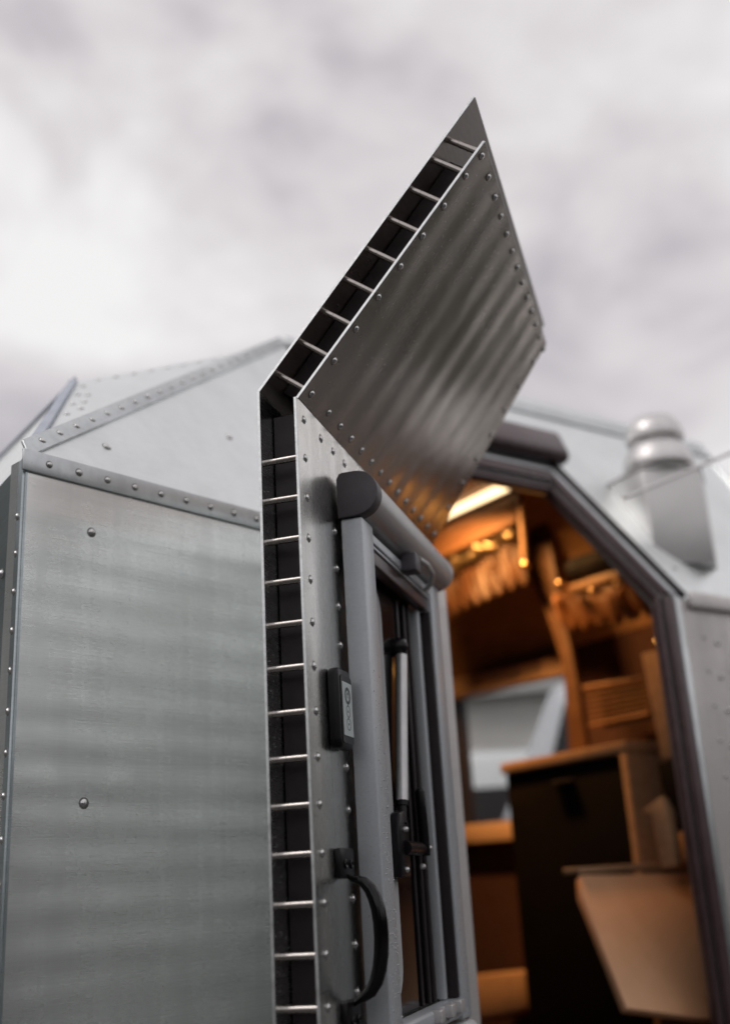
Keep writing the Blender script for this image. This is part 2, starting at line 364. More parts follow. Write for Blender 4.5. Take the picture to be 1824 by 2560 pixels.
# break trim right of the doorway
tr = cb(MB().prism(wq(.655, UE, .512, .548), N2*.012), 'trim_strip', 'alu_right', bevel=.005, seg=3)
for k in range(9):
    for du in (0, .034 if k % 2 else .04):
        crivet(RW, HF+W2*(.690+du)+(.455-.07*k-(du and .01))*Z, N2, RIVB if du else RIVW)
    crivet(RW, HF+W2*(.80)+(.44-.14*k)*Z, N2, RIVB)
crivet(RS, fp(.70, .62), M2, RIVB)
# rest of the shell: far side, back, roof
EC = HF+UE*W2
BK = 2.3
cb(MB().prism([EC+HB*Z, EC+IN*BK+HB*Z, EC+IN*BK+(.10)*Z, EC+(.10)*Z], -W2*.02), 'side_wall', 'alu_wall')
FO = EC - W2*0
WV0, WV1, WZ0, WZ1 = .90, 1.50, .165, .615       # window opening in the far side wall (distance from doorway wall, height)
cb(MB().prism([EC+WZ0*Z, EC+IN*WV0+WZ0*Z, EC+IN*WV0+WZ1*Z, EC+WZ1*Z], -W2*.02), 'side_wall', 'alu_wall')
cb(MB().prism([EC+IN*WV1+WZ0*Z, EC+IN*BK+WZ0*Z, EC+IN*BK+WZ1*Z, EC+IN*WV1+WZ1*Z], -W2*.02), 'side_wall', 'alu_wall')
cb(MB().prism([EC+WZ1*Z, EC+IN*BK+WZ1*Z, EC+IN*BK+ZT*Z, EC+IN*.36+ZT*Z, EC+WZ1*Z+IN*.04], -W2*.02), 'side_wall', 'alu_wall')
roofp = [TT+V3(0, 0, .003), fp(-.02, ZT+.003), fp(UE, ZT+.003), EC+IN*BK+(ZT+.003)*Z, TT+V3(.02, 2.2, .003)]
cb(MB().prism(roofp, V3(0, 0, .02)), 'roof', 'alu_slope')
cb(MB().add([TT, TT+V3(.02, 2.2, .003), QL+V3(.4, 1.2, 0), QL, Q], [(0, 1, 2), (0, 2, 3), (0, 3, 4)]), 'slope_panel', 'alu_slope')
BKP = EC+IN*BK; BKL = P0+2.4*BD
cb(MB().prism([BKP+HB*Z, BKL+HB*Z, BKL+ZB*Z, BKP+ZT*Z], IN*TK), 'back_wall', 'alu_wall')
cb(MB().prism([HF+(DZ0-.05)*Z, EC+(DZ0-.05)*Z, BKP+(DZ0-.05)*Z, BKL+(DZ0-.05)*Z, P0+(DZ0-.05)*Z], V3(0, 0, .04)), 'floor', 'lining')

# door frame: rubber and metal profiles stepped round the opening
def frame_piece(u0, u1, proud, depth, name, mat, bev=.004, top=0.0):
    """ring of the opening between offsets u0..u1 from the clear edge (right jamb, slope, head)"""
    a = MB().prism(wq(U1+u0, U1+u1, DZ0, ZB+.004), N2*(proud+depth)); a.v = [tuple(np.array(q)-N2*depth) for q in a.v]
    f = cb(a, name, mat, bevel=bev)
    b = MB().prism([fpe(U1+u0, ZB+.004), fpe(U1+u1, ZB+.004), fpe(U1+u1, OT+u1*1.3), fpe(U1+u0, OT+u0*1.3)], M2*(proud+depth)); b.v = [tuple(np.array(q)-M2*depth) for q in b.v]
    cb(b, name, mat, bevel=bev)
    c = MB().prism([fp(U0, OT+u0*1.3), fpe(U1+u0, OT+u0*1.3), fpe(U1+u1, OT+u1*1.3), fp(U0, OT+u1*1.3)], M2*(proud+depth)); c.v = [tuple(np.array(q)-M2*depth) for q in c.v]
    cb(c, name, mat, bevel=bev)
frame_piece(-.002, .010, -.004, .020, 'door_seal', 'brown_rubber', .003)
frame_piece(.012, .036, .010, .04, 'door_frame', 'brown_rubber', .006)
frame_piece(.037, .053, .008, .02, 'frame_flange', 'alu_trim', .003)
def gasket(u0, u1, mat, proud):
    b = MB().prism([fpe(U1+u0, ZB+.004), fpe(U1+u1, ZB+.004), fpe(U1+u1, OT+u1), fpe(U1+u0, OT+u0)], M2*proud); cb(b, 'outer_seal', mat, bevel=.002)
gasket(.055, .080, 'rubber', .012)
# drip cap above the doorway
dc = MB().prism([fp(U0, .882), fp(.575, .882), fp(.598, .972), fp(U0, .972)], M2*.042)
cb(dc, 'drip_cap', 'brown_rubber', bevel=.020, seg=5)

# flue pipe with two-disc cap and its housing on the right sloping panel
fb = hit(1702, 1392, PB, M2)+.02*uv(174)
flue = empty('roof_vent', tuple(fb), 0, 'shiny faceted roof vent with two stacked disc caps on the camper slope', 'vent')
VFN, VFW = uv(174), uv(84)
def vf(u, n, z): return u*VFW+n*VFN+z*Z
foot = [(-.118, -.105), (-.066, 0), (.066, 0), (.118, -.105)]
MB().prism([vf(u, n, -.02) for u, n in foot], Z*.222).build('pedestal', MT['mirror'], flue, bevel=.0015)
MB().prism([vf(u*1.03, n*1.03+.004, .203) for u, n in foot], Z*.006).build('pedestal_lid', MT['cap_metal'], flue, bevel=.0015)
ax = vf(-.006, -.055, 0)
MB().lathe(ax, Z, [(.062, .205), (.064, .214), (.079, .217), (.081, .227), (.077, .247), (.064, .270), (.050, .274)], 28).build('cap_disc', MT['cap_metal'], flue, smooth=40)
MB().lathe(ax, Z, [(.050, .268), (.052, .286), (.066, .289), (.068, .299), (.064, .320), (.050, .342), (.02, .352)], 28).build('cap_disc', MT['cap_metal'], flue, smooth=40)
# thin brace across it
a, b = hit(1560, 1245, HF+N2*.09, N2), hit(1900, 1100, HF+N2*.09, N2)
o = MB().tube([a, b], .004, 8).build('brace_rod', MT['cap_metal'], None, a, smooth=40, top=True)
tag(o, 'thin grey brace rod running up past the flue pipe', 'brace rod')

# ------------------------------------------------------------------ camper interior
def ip(x, y, U): return hit(x, y, HF+U*W2, W2)
def bp(x, y, Vv): return hit(x, y, HF+Vv*IN, IN)
UL = 1.22                                       # inner face of the far side wall
def iq(U, v0, v1, z0, z1): return [HF+U*W2+IN*v+z*Z for v, z in ((v0, z0), (v1, z0), (v1, z1), (v0, z1))]
for a in ((.05, WV0, -.78, .66), (WV1, BK-.06, -.78, .66), (WV0, WV1, -.78, WZ0), (WV0, WV1, WZ1, .66)):
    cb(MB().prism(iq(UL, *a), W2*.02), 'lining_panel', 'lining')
# lining slopes in to the ceiling
sa = HF+UL*W2+.66*Z; sbv = HF+(UL-.28)*W2+1.06*Z
cb(MB().prism([sa+IN*.15, sa+IN*(BK-.06), sbv+IN*(BK-.06), sbv+IN*.43], W2*.02), 'lining_panel', 'lining_wood')
cb(MB().prism([HF+(-.05)*W2+IN*.42+1.06*Z, sbv+IN*.42, sbv+IN*(BK-.06), HF+(-.05)*W2+IN*(BK-.06)+1.06*Z], V3(0, 0, .015)), 'ceiling_panel', 'lining_wood')
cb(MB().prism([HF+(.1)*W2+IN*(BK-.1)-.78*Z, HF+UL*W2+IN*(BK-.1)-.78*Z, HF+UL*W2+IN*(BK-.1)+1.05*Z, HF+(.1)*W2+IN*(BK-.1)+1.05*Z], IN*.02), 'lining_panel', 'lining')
# window in the far wall: frame bars and pane
def wbar(v0, v1, z0, z1): cb(MB().prism(iq(UL-.012, v0, v1, z0, z1), W2*.05), 'window_frame', 'rubber', bevel=.006)
wbar(WV0, WV0+.02, WZ0, WZ1); wbar(WV1-.03, WV1, WZ0, WZ1); wbar(WV0+.02, WV1-.03, WZ0, WZ0+.02); wbar(WV0+.02, WV1-.03, WZ1-.012, WZ1)
cb(MB().prism(iq(UL+.03, WV0+.015, WV1-.025, WZ0+.015, WZ1-.01), W2*.004), 'window_pane', 'glass')
def plank(name, mat, U, th, poly, label, cat, bev=.004, group=None):
    """board whose face lies on the plane U (parallel to the far side wall), outline given by photo points"""
    pts = [ip(x, y, U) for x, y in poly]; o = pts[0]
    q = MB().prism(pts, W2*th).build(name, MT[mat], None, o, bevel=bev, top=True)
    return tag(q, label, cat, group)
plank('window_shelf', 'pale_wood', UL-.06, .055, [(1100, 1706), (1405, 1634), (1412, 1682), (1100, 1752)], 'light wood shelf board running above the camper window', 'shelf')
plank('window_sill', 'pale_wood', UL-.06, .055, [(1120, 2066), (1300, 2050), (1300, 2098), (1120, 2112)], 'light wood sill board under the camper window', 'sill')
plank('bench', 'wood', .95, .25, [(1120, 2445), (1330, 2425), (1345, 2520), (1120, 2570)], 'light wood bench low down at the back of the camper', 'bench', .01)
# dark cabinet with light wood edging
UC = .80
cabp = [ip(*q, UC) for q in ((1258, 1905), (1562, 1852), (1600, 2150), (1700, 2760), (1330, 2760))]
base = min(cabp, key=lambda q: q[2])
v0 = (cabp[1]-HF) @ IN; v1 = (cabp[0]-HF) @ IN; zt = cabp[1][2]
cabinet = empty('cabinet', tuple(HF+UC*W2+IN*v0+(-.72)*Z), 0, 'dark fronted cabinet with light wood edging standing inside the camper doorway', 'cabinet')
ko = HF+UC*W2+IN*v0+(-.72)*Z
def kb(u0, u1, w0, w1, z0, z1, name, mat, bev=.002):
    q = MB().prism([HF+(UC+u0)*W2+IN*(v0+w0)+z*Z+0*Z if False else HF+(UC+a)*W2+IN*(v0+b)+z0*Z for a, b, z in ((u0, w0, 0), (u1, w0, 0), (u1, w1, 0), (u0, w1, 0))], V3(0, 0, z1-z0))
    return q.build(name, MT[mat], cabinet, ko, bevel=bev)
wd = v1-v0
kb(.004, .24, .022, wd, -.72, zt-.028, 'body', 'dark_front')
kb(-.004, .25, -.003, wd+.01, zt-.026, zt, 'top_board', 'wood')
kb(-.004, .25, 0, .020, -.72, zt-.027, 'side_board', 'wood')
kb(-.012, .003, wd*.42, wd*.58, zt-.075, zt-.066, 'door_pull', 'rubber', .002)
# upright partition with a curved edge
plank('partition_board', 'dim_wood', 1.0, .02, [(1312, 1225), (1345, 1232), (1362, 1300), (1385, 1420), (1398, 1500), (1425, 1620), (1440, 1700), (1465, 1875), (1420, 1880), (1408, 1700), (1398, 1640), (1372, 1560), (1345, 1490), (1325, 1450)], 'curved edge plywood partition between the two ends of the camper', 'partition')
# lamp strip on a sloping ceiling board, with its own light
lb = [ip(*q, .86) for q in ((985, 1385), (1290, 1222), (1296, 1282), (985, 1425))]
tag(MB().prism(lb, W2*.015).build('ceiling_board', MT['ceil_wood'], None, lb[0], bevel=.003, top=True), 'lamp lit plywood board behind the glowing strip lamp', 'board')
lp = [ip(*q, .84) for q in ((1085, 1285), (1264, 1204), (1270, 1226), (1085, 1310))]
lamp = empty('strip_lamp', tuple(lp[3]), 0, 'glowing warm strip lamp under the camper ceiling', 'lamp')
MB().prism([lp[0], lp[1], lp[2], lp[3]], -W2*.012).build('diffuser', MT['led'], lamp, lp[3], bevel=.003)
MB().prism([q+W2*.001 for q in lp], W2*.012).build('lamp_base', MT['alu_trim'], lamp, lp[3])
mid = sum(lp)/4
ld = bpy.data.lights.new('strip_lamp_light', 'AREA'); ld.shape = 'RECTANGLE'; ld.size = .4; ld.size_y = .05; ld.spread = R_(135); ld.energy = 15; ld.color = (1, .47, .15)
lo = bpy.data.objects.new('strip_lamp_light', ld); place(lo, lamp)
lo.location = tuple(mid-W2*.20-.01*Z-lp[3]); lz = Vector(tuple(-(.30*W2-1.0*Z+.25*IN))).normalized(); lx = Vector(tuple(IN)); lx = (lx-lz*lx.dot(lz)).normalized(); ly = lz.cross(lx)
lo.rotation_euler = Matrix((lx, ly, lz)).transposed().to_euler()
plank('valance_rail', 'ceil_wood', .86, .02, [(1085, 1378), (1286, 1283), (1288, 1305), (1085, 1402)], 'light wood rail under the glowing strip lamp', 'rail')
# curtains gathered under the rails: folded cloth sheets
def curtain(U, top, nf, drop, amp, name, mat, label, sl=0.0, rows=10, jag=0.0):
    a, b = (ip(*q, U) for q in top); d = b-a; n = nf*8
    vs = []; fs = []
    for r in range(rows+1):
        k = r/rows
        for i in range(n+1):
            f = i/n; ph = f*nf*2*math.pi
            off = amp*(math.sin(ph)+.6*math.sin(.37*ph+2)+.45*math.sin(2.3*ph+1+3*k))*(.6+.6*math.sin(k*3.0+f*9))
            zz = -drop*k*(1+.10*math.sin(ph*.5+.7))+jag*math.sin(f*17+1)*math.sin(f*41)
            q = a+d*f+Z*zz - W2*(off+amp*1.4*math.sin(k*math.pi)) + IN*(sl*k)
            vs.append(q)
    W_ = n+1
    fs = [(r*W_+i, r*W_+i+1, (r+1)*W_+i+1, (r+1)*W_+i) for r in range(rows) for i in range(n)]
    m_ = MB().add(vs, fs); o = m_.build(name, MT[mat], None, a, smooth=80, top=True)
    sm = o.modifiers.new('thickness', 'SOLIDIFY'); sm.thickness = .004
    return tag(o, label, 'curtain')
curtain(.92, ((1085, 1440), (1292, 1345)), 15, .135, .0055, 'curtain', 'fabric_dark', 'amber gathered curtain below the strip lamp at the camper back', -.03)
curtain(.90, ((1100, 1425), (1285, 1310)), 9, .035, .010, 'foil_roll', 'foil', 'crumpled shiny foil bundle just under the lamp rail', 0, 6, .012)['category'] = 'foil'
curtain(.92, ((1385, 1490), (1660, 1420)), 14, .105, .007, 'curtain', 'fabric', 'amber gathered curtain hanging below the charcoal bolster near the jamb', -.04)
plank('bolster_rail', 'wood', .90, .02, [(1420, 1462), (1625, 1398), (1628, 1420), (1420, 1484)], 'thin wood rail under the charcoal bolster', 'rail')
ba, bb = ip(1425, 1425, .93), ip(1620, 1372, .93)
tag(MB().tube([ba+(bb-ba)*f for f in (0, .02, .06, .5, .94, .98, 1)], [.012, .024, .030, .032, .030, .024, .012], 16).build('bolster', MT['bolster'], None, ba, smooth=50, top=True), 'charcoal rolled bolster lying on the upper rail', 'bolster')
for k, (q, lbl) in enumerate((((1410, 1462), 'brass knob added for a glint at the left end of the bolster rail'), ((1495, 1481), 'brass knob added for a glint in the middle below the bolster rail'), ((1556, 1462), 'brass knob added for a glint at the right below the bolster rail'))):
    c = ip(*q, .87)  # knobs added to stand in for glints among the curtain folds
    tag(MB().lathe((0, 0, 0), -W2, [(.005, -.02), (.006, 0), (.013, .006), (.015, .014), (.011, .022), (.004, .026)], 14).build('glint_knob', MT['brass'], None, smooth=50), lbl, 'knob', 'added glint knobs').location = tuple(c)
# upright grab bar with a ball end
a, b = ip(1300, 1232, .82), ip(1314, 1412, .82)
bar = empty('grab_bar', tuple(b), 0, 'slim upright metal bar with ball end beside the strip lamp', 'bar')
MB().tube([a-b, V3(0, 0, 0)], .0105, 12).build('bar', MT['wood'], bar, smooth=40)
MB().lathe((0, 0, 0), -Z, [(.004, -.012), (.011, -.006), (.0125, .002), (.009, .010), (.003, .013)], 14).build('ball_end', MT['brass'], bar, smooth=50)
# wire basket
ka, kb_, kc, kd = (ip(*q, 1.02) for q in ((1440, 1722), (1612, 1694), (1622, 1782), (1452, 1818)))
bas = empty('wire_basket', tuple(kd), 0, 'wire mesh basket hanging right of the camper window', 'basket')
w = MB()
for i in range(19): w.tube([ka+(kb_-ka)*i/18-kd, kd+(kc-kd)*i/18-kd], .0016, 5)
w.build('upright_wires', MT['wire'], bas)
w = MB()
for i in range(8): w.tube([ka+(kd-ka)*i/7-kd, kb_+(kc-kb_)*i/7-kd], .0016, 5)
w.build('cross_wires', MT['wire'], bas)
MB().tube([ka-kd, kb_-kd], .006, 8).tube([kb_-kd, kc-kd], .004, 8).tube([kc-kd, kd-kd], .004, 8).tube([kd-kd, ka-kd], .004, 8).build('rim', MT['ceil_wood'], bas)
MB().prism([ka-kd+W2*.09, kb_-kd+W2*.09, kc-kd+W2*.09, kd-kd+W2*.09], W2*.004).build('back_panel', MT['dark_front'], bas)
# amber cupboard door by the jamb with a small bulb over it
plank('cupboard_door', 'wood', .80, .02, [(1600, 1634), (1700, 1612), (1760, 1890), (1652, 1900)], 'amber lit wooden cupboard door just inside the right jamb', 'cupboard door')
c = ip(1650, 1600, .74)
blb = empty('small_lamp', tuple(c), 0, 'small round glowing lamp above the amber cupboard door', 'lamp')
MB().lathe((0, 0, 0), Z, [(.004, -.012), (.010, -.007), (.012, 0), (.010, .007), (.004, .012)], 14).build('bulb', MT['bulb'], blb, smooth=60)
MB().lathe((0, 0, 0), Z, [(.008, .013), (.010, .018), (.010, .034), (.004, .036)], 14).build('socket', MT['red'], blb, smooth=40)
plank('drawer_stack', 'dark_front', .78, .20, [(1640, 1908), (1770, 1890), (1800, 2060), (1672, 2076)], 'dark drawers below the amber cupboard door', 'drawers')
plank('wood_box', 'wood', .78, .20, [(1678, 2082), (1790, 2070), (1800, 2150), (1690, 2156)], 'small light wood box below the dark drawers', 'box')
# tan fold-down table leaf facing the doorway
VT = .26; TN = -IN*math.cos(R_(34))+Z*math.sin(R_(34)); TP = bp(1448, 2186, VT)      # leaf leans back, face up
tp = [hit(*q, TP, TN) for q in ((1448, 2186), (1748, 2184), (1812, 2552), (1565, 2520), (1452, 2235))]
tl = empty('table_leaf', tuple(tp[2]), 0, 'tan trapezoid fold down table leaf at the bottom right of the doorway', 'table leaf')
MB().prism(tp, -TN*.018).build('panel', MT['tan'], tl, tp[2], bevel=.002)
tq = [bp(*q, VT) for q in ((1446, 2168), (1715, 2152), (1716, 2170), (1446, 2184))]
MB().prism([q-IN*.002 for q in tq], IN*.05).build('edge_strip', MT['wood'], tl, tp[2], bevel=.002)
brk = [ip(*q, .72) for q in ((1600, 2030), (1625, 2035), (1650, 2170), (1690, 2165), (1672, 2030), (1650, 1990))]
tag(MB().prism(brk, W2*.02).build('table_bracket', MT['wood'], None, brk[0], bevel=.003, top=True), 'curved light wood bracket between cabinet and table leaf', 'bracket')

# ------------------------------------------------------------------ the open door
DYAW = 0.28297727; DLEAN = 0.66825187
DB = -.72                                        # bottom of the door
AX, AY, AZ = -.0653, 1.1875, .5477
door = empty('camper_door', (AX, AY, DB), -DYAW, 'open aluminium camper door, double skinned with visible spacer rods, bent over at the top', 'door')
h = AZ - DB                                      # local height of the bend; local x = through the door, y = towards the hinge
sS, cS = math.sin(DLEAN), math.cos(DLEAN)
def up(s, l, off=0.0): return V3(l*sS + off*cS, s, h + l*cS - off*sS)     # point on the leaning upper half
TD = .050; SK = .0032
def db(mb, name, mat, parent=door, **k): return mb.build(name, MT[mat], parent, **k)
NX = V3(1, 0, 0); MU = V3(cS, 0, -sS)
sN, sF = -.023, .628
skl = db(MB().prism([(0, sN+.0004, 0), (0, sF, 0), (0, sF, h-.0006), (0, sN+.0004, h-.0006)], (-SK, 0, 0)), 'inner_skin', 'alu_door')
sku = db(MB().prism([up(-.016, .0006), up(.0124, .395), up(.5616, .383), up(sF, .0006)], -MU*SK), 'inner_skin_upper', 'alu_dooru')
mt_ = TD*math.tan(DLEAN/2)
skol = db(MB().prism([(-TD, sN, 0), (-TD, sF, 0), (-TD, sF, h-mt_*.0+.0163), (-TD, sN+.004, h+.0163)], (SK, 0, 0)), 'outer_skin', 'alu_wall')
skou = db(MB().prism([up(-.0185, -.0165, -TD), up(.0114, .4443, -TD), up(.6236, .434, -TD), up(sF, -.0165, -TD)], MU*SK), 'outer_skin_upper', 'alu_cavity')
# bright sheared edges of the sheets along the open side
def edge(a, b, th, name='sheet_edge'):
    a, b = np.asarray(a, float), np.asarray(b, float)
    return db(MB().prism([a+th*.02, b+th*.02, b+th*.98, a+th*.98], V3(0, -.0009, 0)), name, 'alu_edge')
edge((0, sN, 0), (0, sN, h-.001), V3(-SK, 0, 0)); edge(up(-.0165, 0), up(.0119, .395), -MU*SK)
edge((-TD, sN-.0006, 0), (-TD, sN+.0034, h+.0163), V3(SK, 0, 0)); edge(up(-.0191, -.0165, -TD), up(.0108, .4443, -TD), MU*SK)
db(MB().prism([up(.0124, .3952), up(.5616, .3832), up(.5616, .3842), up(.0124, .3962)], -MU*SK), 'sheet_edge', 'alu_edge')
db(MB().prism([up(.0114, .4445, -TD), up(.6236, .4342, -TD), up(.6236, .4350, -TD), up(.0114, .4453, -TD)], MU*SK), 'sheet_edge', 'alu_edge')
# black insulating core, set back from the edge
db(MB().prism([(-SK-.0015, .020, .02), (-SK-.0015, sF-.03, .02), (-SK-.0015, sF-.03, h-.002), (-SK-.0015, .020, h-.002)], (-TD+2*SK+.003, 0, 0)), 'core', 'core')
db(MB().prism([up(.024, .004, -SK-.0015), up(.045, .37, -SK-.0015), up(.53, .36, -SK-.0015), up(.58, .004, -SK-.0015)], MU*(-TD+2*SK+.003)), 'core_upper', 'core')
# spacer rods and the rivets on their ends
zrow = [-.0209]+[-.0693-.0488*k for k in range(23)]
def rod_mesh():
    L = TD-2*SK
    mb = MB().tube([(-SK, 0, 0), (-SK-L*.66, 0, 0)], .0041, 12).tube([(-SK-L*.668, 0, 0), (-SK-L, 0, 0)], .0040, 12)
    mb.tube([(-SK-L*.655, 0, 0), (-SK-L*.675, 0, 0)], .0033, 10)
    me = mb.mesh('spacer_rod', smooth=40); me.materials.append(MT['rod']); return me
ROD = rod_mesh()
def rod(loc, rot_y=0.0):
    o = bpy.data.objects.new('spacer_rod', ROD); o.location = tuple(float(c) for c in loc); o.rotation_euler = (0, rot_y, random.uniform(-.02, .02)); return place(o, door)
for i, z in enumerate(zrow):
    if h+z < .02: break
    rivet(skl, (0, 0, h+z), NX)
    if i: rod((0, -.006, h+z))
upn = [(.003, .0157), (.0034, .0639), (.0050, .111), (.0065, .1589), (.0096, .206), (.0129, .2537), (.0159, .3007), (.019, .3486), (.024, .3829)]
for s, l in upn:
    rivet(sku, up(s, l), MU); rod(up(s-.006, l), DLEAN)
for k in range(1, 13): rivet(sku, up(.024+.0457*k*.985, .3829-.0007*k), MU)
for k in range(13): rivet(sku, up(.064+.0452*k, .0165), MU)
for k in range(7): rivet(sku, up(.594-.0065*k, .066+.0465*k), MU)
for k in range(12): rivet(skl, (0, .0596+.0458*k, h-.0217), NX)
for k in range(13):
    z = -.1304-.0472*k
    if -.66 < z < -.1 and not (-.40 < z < -.30): rivet(skl, (0, .098, h+z), NX)

# blind cassette: end caps, tube, side rails, pull rail, grip
cas = empty('blind_cassette', (0, 0, 0)); cas.parent = door
def dprof(sc_=1.0, cx=.0275, cz=-.0835, r=.0285):
    r *= sc_; q = [(cx+r*math.cos(R_(a)), cz+r*math.sin(R_(a))) for a in range(90, -91, -12)]
    return q + [(.034, cz-r*.98), (.0045, cz-r*.995-.0012), (.0040, cz+r*.72), (.0075, cz+r*.95), (.012, cz+r)][1:]
def dsolid(s0, s1, sc_): return MB().prism([(n, s0, h+z) for n, z in dprof(sc_)], (0, s1-s0, 0))
db(dsolid(.099, .121, 1.02), 'end_cap', 'grey_cap', cas, bevel=.0012, smooth=30)
db(dsolid(.1215, .505, .985), 'blind_tube', 'silver_tube', cas, smooth=30)
db(dsolid(.5055, .520, 1.0), 'end_cap', 'silver_tube', cas, bevel=.003, smooth=30)
RB = -.722
def rail(s0, s1, n0, n1, z0, z1, name, mat, bev=.003): return db(MB().abox(n0, n1, s0, s1, h+z0, h+z1), name, mat, cas, bevel=bev, seg=3)
rail(.104, .150, .0055, .0335, RB, -.1137, 'side_rail', 'silver_paint', .0024)
rail(.455, .505, .0055, .0320, RB+.004, -.1125, 'side_rail', 'silver_paint', .0024)
rail(.150, .455, .020, .0305, -.1325, -.1205, 'pull_rail', 'silver_paint', .0015)
rail(.150, .455, .014, .0285, -.1375, -.1335, 'pull_rail', 'silver_paint', .0012)
rail(.150, .448, .010, .0265, -.1570, -.1385, 'pull_rail', 'brown_rubber', .002)
rail(.4465, .4546, .0040, .0285, -.690, -.158, 'guide_seal', 'rubber', .001)
rail(.424, .4375, .0035, .0160, -.690, -.158, 'guide_strip', 'silver_paint', .0012)
rail(.150, .455, .006, .0305, -.714, -.691, 'bottom_rail', 'silver_paint', .004)
for s in (.30, .36, .41): rail(s, s+.022, .026, .040, -.706, -.690, 'rail_clip', 'silver_tube', .002)
rail(.452, .512, .004, .040, -.760, -.7225, 'corner_cap', 'white_paint', .010)
rail(.100, .155, .004, .038, -.760, -.7225, 'corner_cap', 'white_paint', .008)
# grip under the tube: bent strap with open middle
gp = MB()
gz = h-.122
gp.box((.030, .29, gz), (1, 0, 0), (0, 1, 0), (0, 0, 1), 0, .022, 0, .030, -.014, .012)
gp2 = MB().prism([(.052, .290, gz+.011), (.052, .392, gz+.006), (.044, .408, gz-.006), (.030, .414, gz-.014), (.030, .408, gz-.020), (.040, .402, gz-.012), (.047, .386, gz-.001), (.047, .290, gz+.004)], (0, 0, -.004))
db(gp, 'grip', 'grey_cap', cas, bevel=.003)
db(MB().tube([(.050, .316, gz+.008), (.053, .35, gz+.008), (.052, .385, gz+.004), (.044, .404, gz-.006), (.032, .410, gz-.014)], [.004, .004, .004, .004, .004], 10), 'grip_strap', 'silver_tube', cas, smooth=60)
# window: black acrylic with grey tinted field, strut and latch
win = empty('window', (0, 0, 0)); win.parent = door
def rrect(y0, y1, z0, z1, r, x, n=6):
    out_ = []
    for cy, cz, a0 in ((y1-r, z1-r, 0), (y0+r, z1-r, 90), (y0+r, z0+r, 180), (y1-r, z0+r, 270)):
        out_ += [(x, cy+r*math.cos(R_(a0+90*k/n)), cz+r*math.sin(R_(a0+90*k/n))) for k in range(n+1)]
    return out_
db(MB().prism([(.0004, .150, h-.69), (.0004, .424, h-.69), (.0004, .424, h-.14), (.0004, .150, h-.14)], (.0026, 0, 0)), 'surround', 'black_gloss', win)
db(MB().prism(rrect(.155, .268, h-.676, h-.160, .045, .0031), (.0012, 0, 0)), 'pane', 'pane_grey', win)
for k, s in enumerate((.345, .375, .395)):
    db(MB().abox(.0030, .006+.002*k, s, s+.008, h-.69, h-.16), 'rubber_ridge', 'rubber', win, bevel=.002)
def dl(s, z, n=.014): return V3(n, s, h+z)
db(MB().tube([dl(.322, -.246), dl(.300, -.340), dl(.278, -.442)], .0082, 16), 'strut_tube', 'strut', win, smooth=40)
db(MB().tube([dl(.278, -.442), dl(.277, -.448)], .0076, 14).tube([dl(.277, -.448), dl(.270, -.470)], .0058, 12), 'strut_rod', 'black_plastic', win, smooth=40)
db(MB().lathe(dl(.330, -.232, .006), (1, 0, 0), [(.013, -.004), (.014, .004), (.009, .012), (.004, .016)], 16), 'strut_ball', 'black_plastic', win, smooth=50)
db(MB().lathe(dl(.350, -.222, .006), (1, 0, 0), [(.005, 0), (.005, .006), (.002, .009)], 10), 'screw', 'strut', win, smooth=50)
lat = MB().prism([dl(.240, -.535, .004), dl(.285, -.535, .004), dl(.292, -.470, .004), dl(.275, -.452, .004), dl(.250, -.458, .004), dl(.240, -.478, .004)], (.014, 0, 0))
db(lat, 'latch_base', 'black_plastic', win, bevel=.003)
db(MB().tube([dl(.262, -.500, .018), dl(.345, -.500, .018)], .0088, 12), 'latch_shaft', 'black_plastic', win, smooth=40)
db(MB().tube([dl(.330, -.424, .024), dl(.332, -.428, .024), dl(.336, -.465, .024), dl(.346, -.508, .022)], [.004, .0068, .0068, .0072], 12, flat=.8), 'latch_lever', 'black_plastic', win, smooth=60)
for s, z, n in ((.362, -.499, .024), (.262, -.478, .020), (.262, -.526, .018), (.352, -.522, .016)):
    db(MB().lathe(dl(s, z, n), (1, 0, 0), [(.0034, -.003), (.0034, .002), (.0022, .0034), (.0008, .004)], 12), 'screw', 'strut', win, smooth=50)
# key pad
kp = empty('key_pad', (0, 0, 0)); kp.parent = door
db(MB().prism(rrect(.038, .086, h-.398, h-.308, .010, .0005), (.0135, 0, 0)), 'case', 'black_plastic', kp, bevel=.0038, seg=3)
db(MB().prism(rrect(.045, .084, h-.392, h-.316, .005, .0141), (.0008, 0, 0)), 'bezel', 'black_gloss', kp)
db(MB().prism(rrect(.0485, .0815, h-.3835, h-.3235, .0012, .01505), (.0006, 0, 0)), 'face_plate', 'keyplate', kp)
def ring(s, z, r0, r1, mat='keyink', a0=0, a1=360, name='key_ring'):
    n = 28; vs = []; fs = []
    for k in range(n+1):
        a = R_(a0+(a1-a0)*k/n)
        for r in (r0, r1): vs.append((.01585, s+r*math.cos(a), h+z+r*math.sin(a)))
    for k in range(n): fs.append((2*k, 2*k+1, 2*k+3, 2*k+2))
    return db(MB().add(vs, fs), name, mat, kp)
ring(.0650, -.3385, .0062, .0098); ring(.0650, -.3385, .0026, .0036, a0=-60, a1=240)
db(MB().abox(.01575, .0160, .0646, .0654, h-.3375, h-.3335), 'key_symbol', 'keyink', kp)
for z, sgn in ((-.3560, 1), (-.3705, -1)):
    ring(.0650, z, .0058, .0070)
    db(MB().prism([(.0157, .0632, h+z-.0012*sgn), (.0157, .0668, h+z-.0012*sgn), (.0157, .0650, h+z+.0016*sgn)], (.0003, 0, 0)), 'key_symbol', 'keyink', kp)
